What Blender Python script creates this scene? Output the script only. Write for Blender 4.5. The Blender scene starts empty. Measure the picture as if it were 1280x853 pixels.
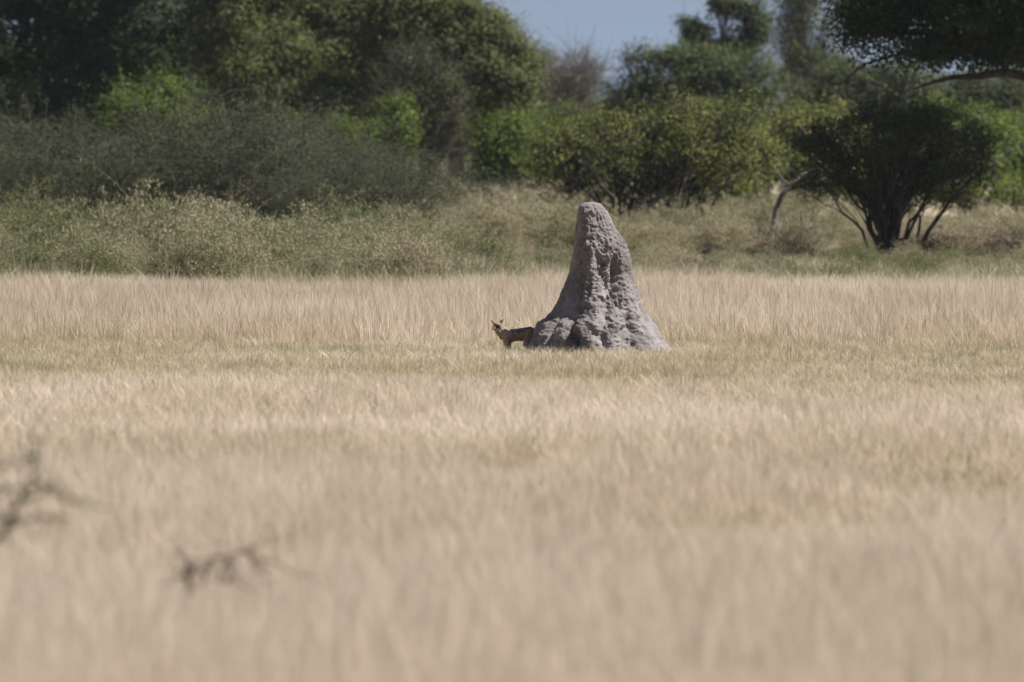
import bpy, bmesh, math, random
import numpy as np
from mathutils import Vector

S = bpy.context.scene
COL = S.collection
rng = np.random.default_rng(11)
random.seed(11)
R = math.radians

# ------------------------------------------------------------------ camera, world, sun, exposure
F = 10007.0            # focal length in pixels of the 1280 px wide photograph
HORIZON = 190.0        # picture row of the horizon
CAM_H = 2.6            # metres, standing in an open vehicle
cam_d = bpy.data.cameras.new('camera')
cam = bpy.data.objects.new('camera', cam_d); COL.objects.link(cam)
cam.location = (0, 0, CAM_H)
cam.rotation_euler = (math.pi/2 - math.atan((426.5-HORIZON)/F), 0, 0)
cam_d.sensor_width = 36.0
cam_d.lens = 36.0*F/1280
cam_d.clip_start = 1.0
cam_d.clip_end = 9000
cam_d.dof.use_dof = True
cam_d.dof.focus_distance = 108
cam_d.dof.aperture_fstop = 3.0
S.camera = cam

SUN_EL, SUN_AZ = R(55), R(93)      # azimuth clockwise from the view direction (+Y): light from the right, a touch in front
w = bpy.data.worlds.new('World'); S.world = w; w.use_nodes = True
nt = w.node_tree; bg = nt.nodes['Background']
sky = nt.nodes.new('ShaderNodeTexSky'); sky.sky_type = 'NISHITA'
sky.sun_disc = False
sky.sun_elevation = SUN_EL; sky.sun_rotation = SUN_AZ
sky.altitude = 950; sky.air_density = 1.0; sky.dust_density = 0.4; sky.ozone_density = 1.6
# dry, clear plateau air: the pale band of the model's horizon is lowered by 0.16
tcw = nt.nodes.new('ShaderNodeTexCoord'); add = nt.nodes.new('ShaderNodeVectorMath'); add.operation = 'ADD'; add.inputs[1].default_value = (0, 0, .16)
nrm = nt.nodes.new('ShaderNodeVectorMath'); nrm.operation = 'NORMALIZE'
nt.links.new(tcw.outputs['Generated'], add.inputs[0]); nt.links.new(add.outputs[0], nrm.inputs[0]); nt.links.new(nrm.outputs[0], sky.inputs[0])
hs = nt.nodes.new('ShaderNodeHueSaturation'); hs.inputs['Hue'].default_value = .508; hs.inputs['Saturation'].default_value = .72; hs.inputs['Value'].default_value = .88
nt.links.new(sky.outputs[0], hs.inputs['Color']); nt.links.new(hs.outputs[0], bg.inputs[0])
bg.inputs[1].default_value = 0.052
sl = bpy.data.lights.new('sun', 'SUN'); sl.energy = 4.8; sl.angle = R(0.5); sl.color = (1.0, .96, .915)
so = bpy.data.objects.new('sun', sl); COL.objects.link(so)
sd = Vector((math.cos(SUN_EL)*math.sin(SUN_AZ), math.cos(SUN_EL)*math.cos(SUN_AZ), math.sin(SUN_EL)))
so.location = sd*60
so.rotation_euler = sd.to_track_quat('Z', 'Y').to_euler()
S.view_settings.view_transform = 'Standard'; S.view_settings.look = 'None'
S.view_settings.exposure = 0.95; S.view_settings.gamma = 1.0
S.cycles.max_bounces = 6; S.cycles.transmission_bounces = 4; S.cycles.diffuse_bounces = 3

HAZE = 0.00006
def wx(px, d): return (px-640)/F*d
def wz(py, d): return CAM_H-(py-HORIZON)/F*d
def ground_depth(py): return CAM_H*F/(py-HORIZON)

# ------------------------------------------------------------------ noise
def _h(i, j, k, s):
    n = (i*374761393 + j*668265263 + k*2147483647 + s*1274126177) & 0xffffffff
    n = ((n ^ (n >> 13))*1274126177) & 0xffffffff
    return ((n ^ (n >> 16)) & 0xffff)/65535.0
def vnoise(p, s=0):
    p = np.asarray(p, float); f = np.floor(p); t = p-f; t = t*t*(3-2*t); f = f.astype(np.int64)
    i, j, k = f[:, 0], f[:, 1], f[:, 2]; x, y, z = t[:, 0], t[:, 1], t[:, 2]
    def L(a, b, u): return a+(b-a)*u
    r0 = L(L(_h(i,j,k,s), _h(i+1,j,k,s), x), L(_h(i,j+1,k,s), _h(i+1,j+1,k,s), x), y)
    r1 = L(L(_h(i,j,k+1,s), _h(i+1,j,k+1,s), x), L(_h(i,j+1,k+1,s), _h(i+1,j+1,k+1,s), x), y)
    return L(r0, r1, z)
def fbm(p, o=4, s=0):
    p = np.asarray(p, float); a, t, n = 1.0, 0.0, 0.0
    for q in range(o):
        t = t+a*vnoise(p*2.03**q, s+q*17); n += a; a *= .5
    return t/n
def n2(x, y, sx, sy, s=0, o=3):
    return fbm(np.stack([x/sx, y/sy, np.zeros_like(x)+.37], 1), o, s)

# ------------------------------------------------------------------ mesh helpers
def mesh_np(name, V, quads=None, tris=None, tone=None, mats=(), smooth=False, mi=None):
    me = bpy.data.meshes.new(name)
    V = np.asarray(V, np.float32)
    q = np.zeros((0, 4), np.int32) if quads is None else np.asarray(quads, np.int32).reshape(-1, 4)
    t = np.zeros((0, 3), np.int32) if tris is None else np.asarray(tris, np.int32).reshape(-1, 3)
    me.vertices.add(len(V)); me.vertices.foreach_set('co', V.ravel())
    nl = q.size+t.size; me.loops.add(nl); me.polygons.add(len(q)+len(t))
    me.loops.foreach_set('vertex_index', np.concatenate([q.ravel(), t.ravel()]))
    me.polygons.foreach_set('loop_start', np.concatenate([np.arange(len(q))*4, q.size+np.arange(len(t))*3]).astype(np.int32))
    if tone is not None:
        tone = np.asarray(tone, np.float32)
        if tone.ndim == 1:
            a = me.attributes.new('tone', 'FLOAT', 'POINT'); a.data.foreach_set('value', tone)
        else:
            a = me.attributes.new('fur', 'FLOAT_COLOR', 'POINT')
            c = np.ones((len(V), 4), np.float32); c[:, :3] = tone; a.data.foreach_set('color', c.ravel())
    for m in mats: me.materials.append(m)
    if mi is not None: me.polygons.foreach_set('material_index', np.asarray(mi, np.int32))
    me.update(calc_edges=True)
    if smooth: me.polygons.foreach_set('use_smooth', np.ones(len(me.polygons), bool))
    me.validate()
    return me
def link(name, me, parent=None, loc=None):
    o = bpy.data.objects.new(name, me); COL.objects.link(o)
    if parent: o.parent = parent
    if loc is not None: o.location = loc
    return o
def tag(o, label=None, cat=None, group=None, kind=None):
    if label: o['label'] = label
    if cat: o['category'] = cat
    if group: o['group'] = group
    if kind: o['kind'] = kind
    return o
def empty(name, loc, label, cat, group=None):
    o = bpy.data.objects.new(name, None); COL.objects.link(o); o.location = loc
    o.empty_display_size = .2
    return tag(o, label, cat, group)
def copy_tree(o, parent=None):
    c = o.copy(); COL.objects.link(c)
    if parent: c.parent = parent
    for ch in list(o.children): copy_tree(ch, c)
    return c

def tubes(paths, sides=5):
    """paths: list of (points k x 3, radii k) -> verts, quads"""
    VV, QQ, n0 = [], [], 0
    ang = np.arange(sides)*2*np.pi/sides
    for P, r in paths:
        P = np.asarray(P, float); r = np.asarray(r, float); k = len(P)
        T = np.gradient(P, axis=0); T /= np.linalg.norm(T, axis=1, keepdims=True)+1e-9
        ref = np.array([0.31, .2, .93]) if abs(T[:, 2].mean()) < .8 else np.array([.9, .3, .1])
        A = np.cross(T, ref); A /= np.linalg.norm(A, axis=1, keepdims=True)+1e-9
        B = np.cross(T, A)
        ring = P[:, None]+r[:, None, None]*(np.cos(ang)[None, :, None]*A[:, None]+np.sin(ang)[None, :, None]*B[:, None])
        VV.append(ring.reshape(-1, 3))
        i = np.arange(k-1)[:, None]*sides; j = np.arange(sides)[None]; jn = (j+1) % sides
        QQ.append((np.stack([i+j, i+jn, i+sides+jn, i+sides+j], -1).reshape(-1, 4))+n0)
        n0 += k*sides
    return np.concatenate(VV), np.concatenate(QQ)
def bez(a, b, c, k=6):
    t = np.linspace(0, 1, k)[:, None]
    return (1-t)**2*np.asarray(a)+2*t*(1-t)*np.asarray(b)+t*t*np.asarray(c)
def wig(P, amp, g):
    P = P.copy(); P[1:-1] += g.normal(0, amp, (len(P)-2, 3)); return P
def unit(v): return v/(np.linalg.norm(v, axis=-1, keepdims=True)+1e-9)
def leaves(P, size, g, up=.5, out=None, aspect=.5, vert=0.0):
    """one folded diamond leaf per point (4 verts, 2 triangles)"""
    n = len(P)
    N = unit(g.normal(0, 1, (n, 3))); N[:, 2] = np.abs(N[:, 2])*1.0+up
    if out is not None: N += out*1.1
    N = unit(N)
    D = unit(np.cross(N, unit(g.normal(0, 1, (n, 3))))); D[:, 2] += np.sign(D[:, 2])*vert-.15*(vert == 0); D = unit(D)
    W = unit(np.cross(N, D)); L = (size*g.uniform(.7, 1.35, n))[:, None]
    a = P-D*L*.5; b = P+D*L*.5; m = P-D*L*.05
    V = np.stack([a, m+W*L*aspect*.5+N*L*.06, b, m-W*L*aspect*.5+N*L*.06], 1).reshape(-1, 3)
    Q = np.arange(n*4).reshape(-1, 4)
    return V, Q

# ------------------------------------------------------------------ materials
def mat(name):
    m = bpy.data.materials.new(name); m.use_nodes = True
    return m, m.node_tree, m.node_tree.nodes['Principled BSDF']
def leaf_mat(name, stops, transl=.3, rough=.65, attr='tone', atype='GEOMETRY', spec=.12):
    m, t, p = mat(name)
    a = t.nodes.new('ShaderNodeAttribute'); a.attribute_name = attr; a.attribute_type = atype
    cr = t.nodes.new('ShaderNodeValToRGB'); e = cr.color_ramp.elements
    while len(e) < len(stops): e.new(.5)
    for el, (pos, c) in zip(e, stops): el.position = pos; el.color = (*c, 1)
    t.links.new(a.outputs['Fac'], cr.inputs[0])
    t.links.new(cr.outputs[0], p.inputs['Base Color'])
    p.inputs['Roughness'].default_value = rough; p.inputs['Specular IOR Level'].default_value = spec
    tr = t.nodes.new('ShaderNodeBsdfTranslucent'); mx = t.nodes.new('ShaderNodeMixShader'); mx.inputs[0].default_value = transl
    t.links.new(cr.outputs[0], tr.inputs['Color'])
    t.links.new(p.outputs[0], mx.inputs[1]); t.links.new(tr.outputs[0], mx.inputs[2])
    t.links.new(mx.outputs[0], t.nodes['Material Output'].inputs[0])
    return m
def noise_mat(name, c1, c2, scale=6, rough=.9, bump=.4, bscale=None, dist=.03, stretch=(1, 1, 1), detail=6):
    m, t, p = mat(name)
    tc = t.nodes.new('ShaderNodeTexCoord'); mp = t.nodes.new('ShaderNodeMapping'); mp.inputs['Scale'].default_value = stretch
    t.links.new(tc.outputs['Object'], mp.inputs[0])
    nz = t.nodes.new('ShaderNodeTexNoise'); nz.inputs['Scale'].default_value = scale; nz.inputs['Detail'].default_value = detail
    t.links.new(mp.outputs[0], nz.inputs['Vector'])
    cr = t.nodes.new('ShaderNodeValToRGB'); e = cr.color_ramp.elements
    e[0].position, e[0].color = .35, (*c1, 1); e[1].position, e[1].color = .65, (*c2, 1)
    t.links.new(nz.outputs[0], cr.inputs[0]); t.links.new(cr.outputs[0], p.inputs['Base Color'])
    n2_ = t.nodes.new('ShaderNodeTexNoise'); n2_.inputs['Scale'].default_value = bscale or scale*4; n2_.inputs['Detail'].default_value = 8
    t.links.new(mp.outputs[0], n2_.inputs['Vector'])
    b = t.nodes.new('ShaderNodeBump'); b.inputs['Strength'].default_value = bump; b.inputs['Distance'].default_value = dist
    t.links.new(n2_.outputs[0], b.inputs['Height']); t.links.new(b.outputs[0], p.inputs['Normal'])
    p.inputs['Roughness'].default_value = rough; p.inputs['Specular IOR Level'].default_value = .2
    return m

M = {}
M['ground'] = noise_mat('dry_soil', (.20, .16, .10), (.31, .25, .165), scale=.6, bump=.5, bscale=6, dist=.05)
M['straw'] = leaf_mat('straw', [(0, (.38, .33, .19)), (.35, (.57, .48, .36)), (.7, (.66, .57, .455)), (1, (.72, .645, .545))], .38, .6, 'tint', 'INSTANCER', .25)
M['green_straw'] = leaf_mat('green_straw', [(0, (.25, .23, .12)), (.5, (.42, .37, .23)), (1, (.57, .495, .35))], .3, .6, 'tint', 'INSTANCER', .25)
M['rank_straw'] = leaf_mat('rank_straw', [(0, (.19, .18, .10)), (.5, (.33, .30, .19)), (1, (.48, .42, .29))], .3, .6, 'tint', 'INSTANCER', .25)
M['mound'] = noise_mat('termite_clay', (.155, .142, .14), (.235, .216, .212), scale=5, bump=.9, bscale=34, dist=.02)
M['bark'] = noise_mat('grey_brown_bark', (.055, .045, .036), (.13, .11, .09), scale=7, bump=.7, stretch=(1, 1, .25))
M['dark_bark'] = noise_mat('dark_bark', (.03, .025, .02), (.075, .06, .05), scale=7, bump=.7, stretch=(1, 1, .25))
M['dead_wood'] = noise_mat('weathered_wood', (.15, .13, .125), (.27, .24, .23), scale=9, bump=.6, stretch=(1, 1, .25))
M['grey_wood'] = noise_mat('grey_wood', (.09, .08, .073), (.19, .17, .16), scale=9, bump=.6, stretch=(1, 1, .25))
M['twig'] = noise_mat('grey_twig', (.10, .09, .075), (.19, .17, .145), scale=9, bump=.2)
M['thorn_twig'] = noise_mat('thorn_twig', (.05, .047, .034), (.11, .102, .075), scale=9, bump=.2)
M['brown_twig'] = noise_mat('brown_twig', (.085, .06, .045), (.17, .125, .10), scale=9, bump=.2)
M['sage_stem'] = noise_mat('dry_stem', (.24, .20, .12), (.38, .32, .2), scale=9, bump=.2)
def L3(name, d, m_, l, **k): return leaf_mat(name, [(0, d), (.5, m_), (1, l)], **k)
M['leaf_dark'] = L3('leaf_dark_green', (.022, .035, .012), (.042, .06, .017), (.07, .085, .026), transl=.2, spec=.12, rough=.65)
M['leaf_mid'] = L3('leaf_mid_green', (.034, .05, .017), (.06, .08, .026), (.095, .112, .04), transl=.25)
M['leaf_olive'] = L3('leaf_olive', (.045, .058, .016), (.095, .11, .032), (.16, .17, .06), transl=.28, spec=.15)
M['leaf_bush'] = L3('leaf_yellow_green', (.07, .085, .02), (.14, .158, .038), (.22, .22, .062), transl=.3)
M['leaf_bright'] = L3('leaf_bright_green', (.055, .08, .014), (.10, .14, .022), (.155, .20, .04), transl=.35)
M['leaf_thorn'] = L3('leaf_grey_green', (.036, .045, .021), (.064, .074, .036), (.105, .114, .06), transl=.2)
M['leaf_far'] = L3('leaf_far_green', (.04, .055, .022), (.07, .088, .03), (.11, .13, .05), transl=.25)
M['leaf_grey'] = L3('leaf_dull_grey', (.07, .07, .05), (.11, .11, .08), (.16, .155, .115), transl=.2)
M['leaf_sage'] = L3('leaf_sage', (.17, .175, .09), (.26, .255, .145), (.35, .335, .205), transl=.3)
M['leaf_beige'] = L3('leaf_dry_beige', (.25, .22, .135), (.35, .31, .20), (.45, .405, .275), transl=.3)
M['leaf_green_low'] = L3('leaf_low_green', (.105, .122, .05), (.165, .182, .08), (.23, .238, .12), transl=.3)
M['leaf_rust'] = L3('leaf_dead_brown', (.05, .036, .026), (.10, .07, .05), (.17, .12, .085), transl=.2)

# stains on the clay: paler washed runs and darker patches
t = M['mound'].node_tree; p = t.nodes['Principled BSDF']; src = p.inputs['Base Color'].links[0].from_socket
tc = t.nodes.new('ShaderNodeTexCoord'); mp = t.nodes.new('ShaderNodeMapping'); mp.inputs['Scale'].default_value = (1, 1, .35)
nz = t.nodes.new('ShaderNodeTexNoise'); nz.inputs['Scale'].default_value = 3.2; nz.inputs['Detail'].default_value = 7; nz.inputs['Roughness'].default_value = .65
rm = t.nodes.new('ShaderNodeValToRGB'); e = rm.color_ramp.elements; e[0].position, e[0].color = .36, (.66, .63, .62, 1); e[1].position, e[1].color = .66, (1.22, 1.2, 1.17, 1)
mx = t.nodes.new('ShaderNodeMix'); mx.data_type = 'RGBA'; mx.blend_type = 'MULTIPLY'; mx.inputs[0].default_value = 1
t.links.new(tc.outputs['Object'], mp.inputs[0]); t.links.new(mp.outputs[0], nz.inputs['Vector']); t.links.new(nz.outputs[0], rm.inputs[0])
t.links.new(src, mx.inputs[6]); t.links.new(rm.outputs[0], mx.inputs[7]); t.links.new(mx.outputs[2], p.inputs['Base Color'])

# ------------------------------------------------------------------ ground
gx = np.concatenate([np.linspace(-5000, -80, 8), np.linspace(-60, 60, 13), np.linspace(80, 5000, 8)])
gy = np.concatenate([[-400, -100], np.linspace(0, 480, 25), np.linspace(600, 8000, 10)])
X, Y = np.meshgrid(gx, gy); nx_, ny_ = len(gx), len(gy)
idx = np.arange(nx_*ny_).reshape(ny_, nx_)
gq = np.stack([idx[:-1, :-1], idx[:-1, 1:], idx[1:, 1:], idx[1:, :-1]], -1).reshape(-1, 4)
tag(link('ground', mesh_np('ground', np.stack([X.ravel(), Y.ravel(), 0*X.ravel()], 1), gq, mats=[M['ground']])), kind='structure')

# ------------------------------------------------------------------ termite mound
MD = 100.0
def make_mound():
    prof = np.array([[455,640,858],[450,650,850],[438,660,838],[425,664,827],[412,668,819],[404,672,814],[398,682,810],[385,692.5,803],[365,701,796],[340,711,789],
        [320,715,787],[305,717.5,783],[290,719,772],[275,721,764],[265,722,759],[258,724,754.5],[255,726.5,751.5],[253.3,731,745.5],[252.8,736,742]], float)
    zz = wz(prof[:, 0], MD)[::1]; 
    nz, na = 260, 340
    u = np.linspace(0, 1, nz); zs = zz[0]+(zz[-1]-zz[0])*u**.97
    xl = np.interp(zs, zz, wx(prof[:, 1], MD)); xr = np.interp(zs, zz, wx(prof[:, 2], MD))
    cx, rr = (xl+xr)/2, (xr-xl)/2
    th = np.linspace(0, 2*np.pi, na, endpoint=False)
    Z, TH = np.meshgrid(zs, th, indexing='ij'); Rr = np.repeat(rr[:, None], na, 1); CX = np.repeat(cx[:, None], na, 1)
    ct, st = np.cos(TH), np.sin(TH)
    h = np.clip(1-Z/1.95, 0, 1)
    P = np.stack([ct*1.0, st*1.0, Z], -1).reshape(-1, 3)
    fl = fbm(P*np.array([2.3, 2.3, .8])+5, 3, 3).reshape(Z.shape)-.5          # broad flutes
    fl2 = np.abs(fbm(P*np.array([4.6, 4.6, 1.5])+9, 3, 8).reshape(Z.shape)-.5)*2
    W0 = np.stack([CX+Rr*ct, Rr*.9*st, Z], -1).reshape(-1, 3)
    lump = fbm(W0*np.array([5.5, 5.5, 4.2]), 3, 21).reshape(Z.shape)-.5
    clod = fbm(W0*15, 2, 33).reshape(Z.shape); clod = np.abs(clod-.5)*2
    fine = fbm(W0*38, 3, 44).reshape(Z.shape)-.5
    D = fl*.22*h**.8*(Rr/.6)+(.25-fl2)*.10*h**1.2+lump*(.03+.13*h)+(.3-clod)*.026+fine*.05
    # features seen on the sunny face: px, py, half width, half height, metres outward
    feats = [(741,300,9,35,.05),(737,345,9,30,.06),(746,395,14,24,.09),(768,343,8,15,-.15),(764,368,7,18,-.12),(757,392,5,16,-.10),(772,400,9,20,.05),
             (789,412,6,14,-.11),(778,418,6,10,-.07),(806,418,8,14,.04),(722,424,7,9,-.12),(685,423,8,13,.12),(702,412,9,10,.08),(708,424,6,9,.06),
             (714,405,6,14,-.07),(740,424,7,12,.05),(727,410,7,12,.06),(672,420,6,8,.05),(694,414,4,12,-.07),(731,330,5,50,-.02),(760,310,12,25,.02),(718,372,14,24,-.03),(752,425,4,12,-.07),(765,424,6,10,.05)]
    front = np.clip(-st*1.4, 0, 1)
    px = 640+(CX+Rr*ct)*F/MD; py = HORIZON+(CAM_H-Z)*F/MD
    wq = (fbm(W0*9, 2, 55).reshape(Z.shape)-.5)*14
    for fx, fy, a, b, amp in feats:
        D += amp*front*np.exp(-(((px+wq-fx)/a)**2+((py+wq*.7-fy)/b)**2))
    side = np.clip(np.abs(ct)*1.6-.7, 0, 1)
    D = D*(1-side*.6)-np.where(ct < 0, .03, -.02)*side*h
    top = np.clip((1.95-Z)/.10, 0, 1)
    D = np.clip(D*(.25+.75*top), -Rr*.55, .3)
    V = np.stack([CX+(Rr+D)*ct, (Rr*.9+D)*st, Z+fine*.02*(top)+(.3-clod)*.02*h], -1).reshape(-1, 3)
    i = np.arange(nz-1)[:, None]*na; j = np.arange(na)[None]; jn = (j+1) % na
    Q = np.stack([i+j, i+jn, i+na+jn, i+na+j], -1).reshape(-1, 4)
    cap = len(V); V = np.vstack([V, [[cx[-1], 0, zs[-1]+.004]]])
    b = (nz-1)*na
    T = np.stack([b+np.arange(na), b+(np.arange(na)+1) % na, np.full(na, cap)], 1)
    V[:, 0] -= wx(742, MD)
    o = link('termite_mound', mesh_np('termite_mound', V, Q, T, mats=[M['mound']], smooth=True), loc=(wx(742, MD), MD, 0))
    tag(o, 'tall grey termite mound of rough clay tapering to a blunt top', 'termite mound')
make_mound()

# ------------------------------------------------------------------ jackal
def make_jackal():
    """body grown from skinned joints, remeshed into one surface; +X is the tail end, local origin on the ground"""
    JD = 100.28
    def p(px, py, dy=0): return np.array([wx(px, JD)-wx(645, JD), dy, wz(py, JD)])
    V, Q, T = [], [], []
    def ball_chain(pts, n=14, m=10):
        # pts: (pos, radii xyz): dense spheres interpolated
        for (a, ra), (b, rb) in zip(pts[:-1], pts[1:]):
            a, b, ra, rb = map(lambda q: np.asarray(q, float), (a, b, ra, rb))
            k = max(2, int(np.linalg.norm(b-a)/(min(ra.min(), rb.min())*.35))+1)
            for t in np.linspace(0, 1, k):
                c, r = a+(b-a)*t, ra+(rb-ra)*t
                u = np.linspace(0, np.pi, m); v = np.linspace(0, 2*np.pi, n, endpoint=False)
                U, W = np.meshgrid(u, v, indexing='ij')
                S_ = np.stack([np.sin(U)*np.cos(W), np.sin(U)*np.sin(W), np.cos(U)], -1).reshape(-1, 3)*r+c
                base = sum(len(x) for x in V); V.append(S_)
                i = np.arange(m-1)[:, None]*n; j = np.arange(n)[None]; jn = (j+1) % n
                Q.append(np.stack([i+j, i+n+j, i+n+jn, i+jn], -1).reshape(-1, 4)+base)
    r3 = lambda x, y=None, z=None: (x, y or x, z or x)
    # trunk: deep chest narrowing to the belly, then haunch
    ball_chain([(p(631, 418), (.062, .062, .075)), (p(638, 419.5), (.07, .07, .083)), (p(646, 419), (.06, .06, .08)), (p(654, 418), (.06, .06, .082)), (p(662, 416), (.066, .066, .078)), (p(669, 418.5), (.05, .05, .064))])
    # neck to head
    ball_chain([(p(632, 416), (.06, .058, .066)), (p(626, 412.5, -.01), (.048, .048, .052)), (p(622.3, 407.5, -.03), (.04, .042, .04))])
    ball_chain([(p(629, 420, -.01), r3(.055)), (p(624.5, 416, -.02), r3(.045)), (p(621, 411, -.03), r3(.036))])
    # skull, cheeks, muzzle towards the camera and a little to the left and down
    ball_chain([(p(622, 406.6, -.03), (.046, .05, .042)), (p(621.2, 406.9, -.07), (.042, .04, .036))])
    ball_chain([(p(619.2, 408.3, -.07), r3(.03)), (p(617.2, 410.2, -.125), (.02, .022, .018)), (p(616.2, 411.2, -.16), (.014, .014, .013))])
    ball_chain([(p(623.8, 408.5, -.055), r3(.027)), (p(622, 409, -.055), r3(.03))])
    # ears: broad pointed
    ball_chain([(p(618.3, 404.3, -.035), (.022, .014, .02)), (p(616, 402.2, -.035), (.017, .009, .017)), (p(614, 400.2, -.035), (.006, .005, .008))])
    ball_chain([(p(625, 404, -.03), (.022, .014, .02)), (p(627.6, 401.4, -.03), (.017, .009, .017)), (p(629.9, 398.9, -.03), (.006, .005, .008))])
    # legs
    for dy, dx in ((-.055, 0), (.055, 4)):
        ball_chain([(p(633+dx, 422, dy), (.048, .034, .062)), (p(632+dx, 430, dy), r3(.029)), (p(634+dx, 438, dy), r3(.017)), (p(634+dx, 447.5, dy), r3(.015)), (p(632.2+dx, 449.4, dy-.004), (.022, .017, .012))])
        ball_chain([(p(661+dx, 421, dy), (.055, .036, .07)), (p(657+dx, 430, dy), (.038, .028, .04)), (p(661+dx, 437.5, dy), r3(.021)), (p(663.5+dx, 439.5, dy), r3(.017)), (p(662+dx, 447.5, dy), r3(.015)), (p(660+dx, 449.4, dy), (.022, .017, .012))])
    # brush
    ball_chain([(p(670, 416, .02), r3(.03)), (p(678, 421, .04), r3(.034)), (p(685, 431, .05), r3(.042)), (p(686, 440, .05), r3(.02))])
    me = mesh_np('jackal_shape', np.concatenate(V), np.concatenate(Q))
    tmp = bpy.data.objects.new('jackal_shape', me); COL.objects.link(tmp)
    md = tmp.modifiers.new('r', 'REMESH'); md.mode = 'VOXEL'; md.voxel_size = .0055
    ms = tmp.modifiers.new('s', 'SMOOTH'); ms.iterations = 3; ms.factor = .5
    dg = bpy.context.evaluated_depsgraph_get()
    em = bpy.data.meshes.new_from_object(tmp.evaluated_get(dg))
    bpy.data.objects.remove(tmp)
    n = len(em.vertices); co = np.zeros(n*3, np.float32); em.vertices.foreach_get('co', co); co = co.reshape(-1, 3)
    no = np.zeros(n*3, np.float32); em.vertices.foreach_get('normal', no); no = no.reshape(-1, 3)
    # shaggy coat
    co += no*((fbm(co*np.array([40, 40, 60]), 2, 5)-.5)*.016)[:, None]
    em.vertices.foreach_set('co', co.ravel())
    px = 640+(co[:, 0]+wx(645, JD))*F/JD; py = HORIZON+(CAM_H-co[:, 2])*F/JD; y = co[:, 1]
    jit = (fbm(co*55, 3, 2)-.5)*5
    c = np.tile([.19, .125, .075], (n, 1)).astype(float)
    def paint(mask, col):
        mask = np.clip(mask, 0, 1)[:, None]; c[:] = c*(1-mask)+np.array(col)*mask
    sm = lambda v, a, b: np.clip((v-a)/(b-a), 0, 1)
    paint(sm(px, 650, 664)*sm(py+jit*.4, 424, 412), (.29, .155, .08))                         # rusty haunch
    paint(sm(px, 638, 652)*sm(py, 410, 414), (.25, .145, .075))
    paint(sm(py, 423.5, 427)*sm(px, 636, 642)*(px < 660), (.30, .25, .18))                    # pale belly
    edge = np.interp(px, [624, 630, 638, 648, 658, 668, 678], [409, 413.5, 418.5, 417, 413, 411, 412])
    sad = sm(edge+jit*.5-py, -.6, .6)*sm(px, 627, 633)
    paint(sad, (.05, .046, .043))                                                            # black saddle
    silver = fbm(co*np.array([60, 60, 30]), 3, 9)
    paint(sad*sm(silver, .42, .6)*.8*sm(px, 674, 655), (.24, .225, .21))                      # silver hairs
    paint(sm(px, 641, 636)*sm(py, 412, 416)*sm(py, 436, 428), (.26, .205, .15))               # grey brown chest
    paint(sm(px, 637, 633)*sm(px, 622, 626)*sm(py, 408, 411)*sm(y, .0, -.03)*.8, (.30, .22, .14)) # buff neck side
    hd = (px < 631)*sm(py, 411, 409.5)
    paint(hd, (.17, .12, .085))
    paint(hd*sm(py, 405.5, 403.5)*((px < 619) | (px > 624.5)), (.27, .16, .085))               # tawny ear backs
    paint(hd*sm(y, -.05, -.075)*sm(py, 404.5, 406.5), (.05, .042, .038))                           # muzzle and face front darkened: their shade painted into the coat
    paint(sm(py, 410.3, 411.2)*sm(py, 414, 412.5)*sm(px, 619.5, 620.5)*sm(px, 625, 624)*sm(y, -.03, -.055), (.5, .46, .4))  # white throat
    paint(sm(y, -.166, -.176)*hd, (.015, .013, .012))                                         # nose
    paint(sm(px, 680, 684)*sm(py, 428, 434), (.03, .026, .024))
    paint(((px-618.6)**2+(py-406.7)**2 < .75)*(y < -.08), (.01, .01, .01)); paint(((px-622.2)**2+(py-406.6)**2 < .75)*(y < -.08), (.01, .01, .01))
    c *= 1.25*(1+(fbm(co*120, 2, 12)-.5)*.6)[:, None]
    a = em.attributes.new('fur', 'FLOAT_COLOR', 'POINT'); cc = np.ones((n, 4), np.float32); cc[:, :3] = c; a.data.foreach_set('color', cc.ravel())
    m, t, pb = mat('jackal_fur')
    at = t.nodes.new('ShaderNodeAttribute'); at.attribute_name = 'fur'
    t.links.new(at.outputs['Color'], pb.inputs['Base Color']); pb.inputs['Roughness'].default_value = .8; pb.inputs['Specular IOR Level'].default_value = .2
    nz = t.nodes.new('ShaderNodeTexNoise'); nz.inputs['Scale'].default_value = 90; bp = t.nodes.new('ShaderNodeBump'); bp.inputs['Strength'].default_value = .5; bp.inputs['Distance'].default_value = .01
    tc = t.nodes.new('ShaderNodeTexCoord'); t.links.new(tc.outputs['Object'], nz.inputs['Vector']); t.links.new(nz.outputs[0], bp.inputs['Height']); t.links.new(bp.outputs[0], pb.inputs['Normal'])
    em.materials.clear(); em.materials.append(m)
    em.polygons.foreach_set('use_smooth', np.ones(len(em.polygons), bool)); em.name = 'jackal'
    o = link('jackal', em, loc=(wx(645, JD), JD, 0))
    tag(o, 'black-backed jackal standing in grass beside the termite mound, head turned to look out', 'jackal')
make_jackal()

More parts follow.
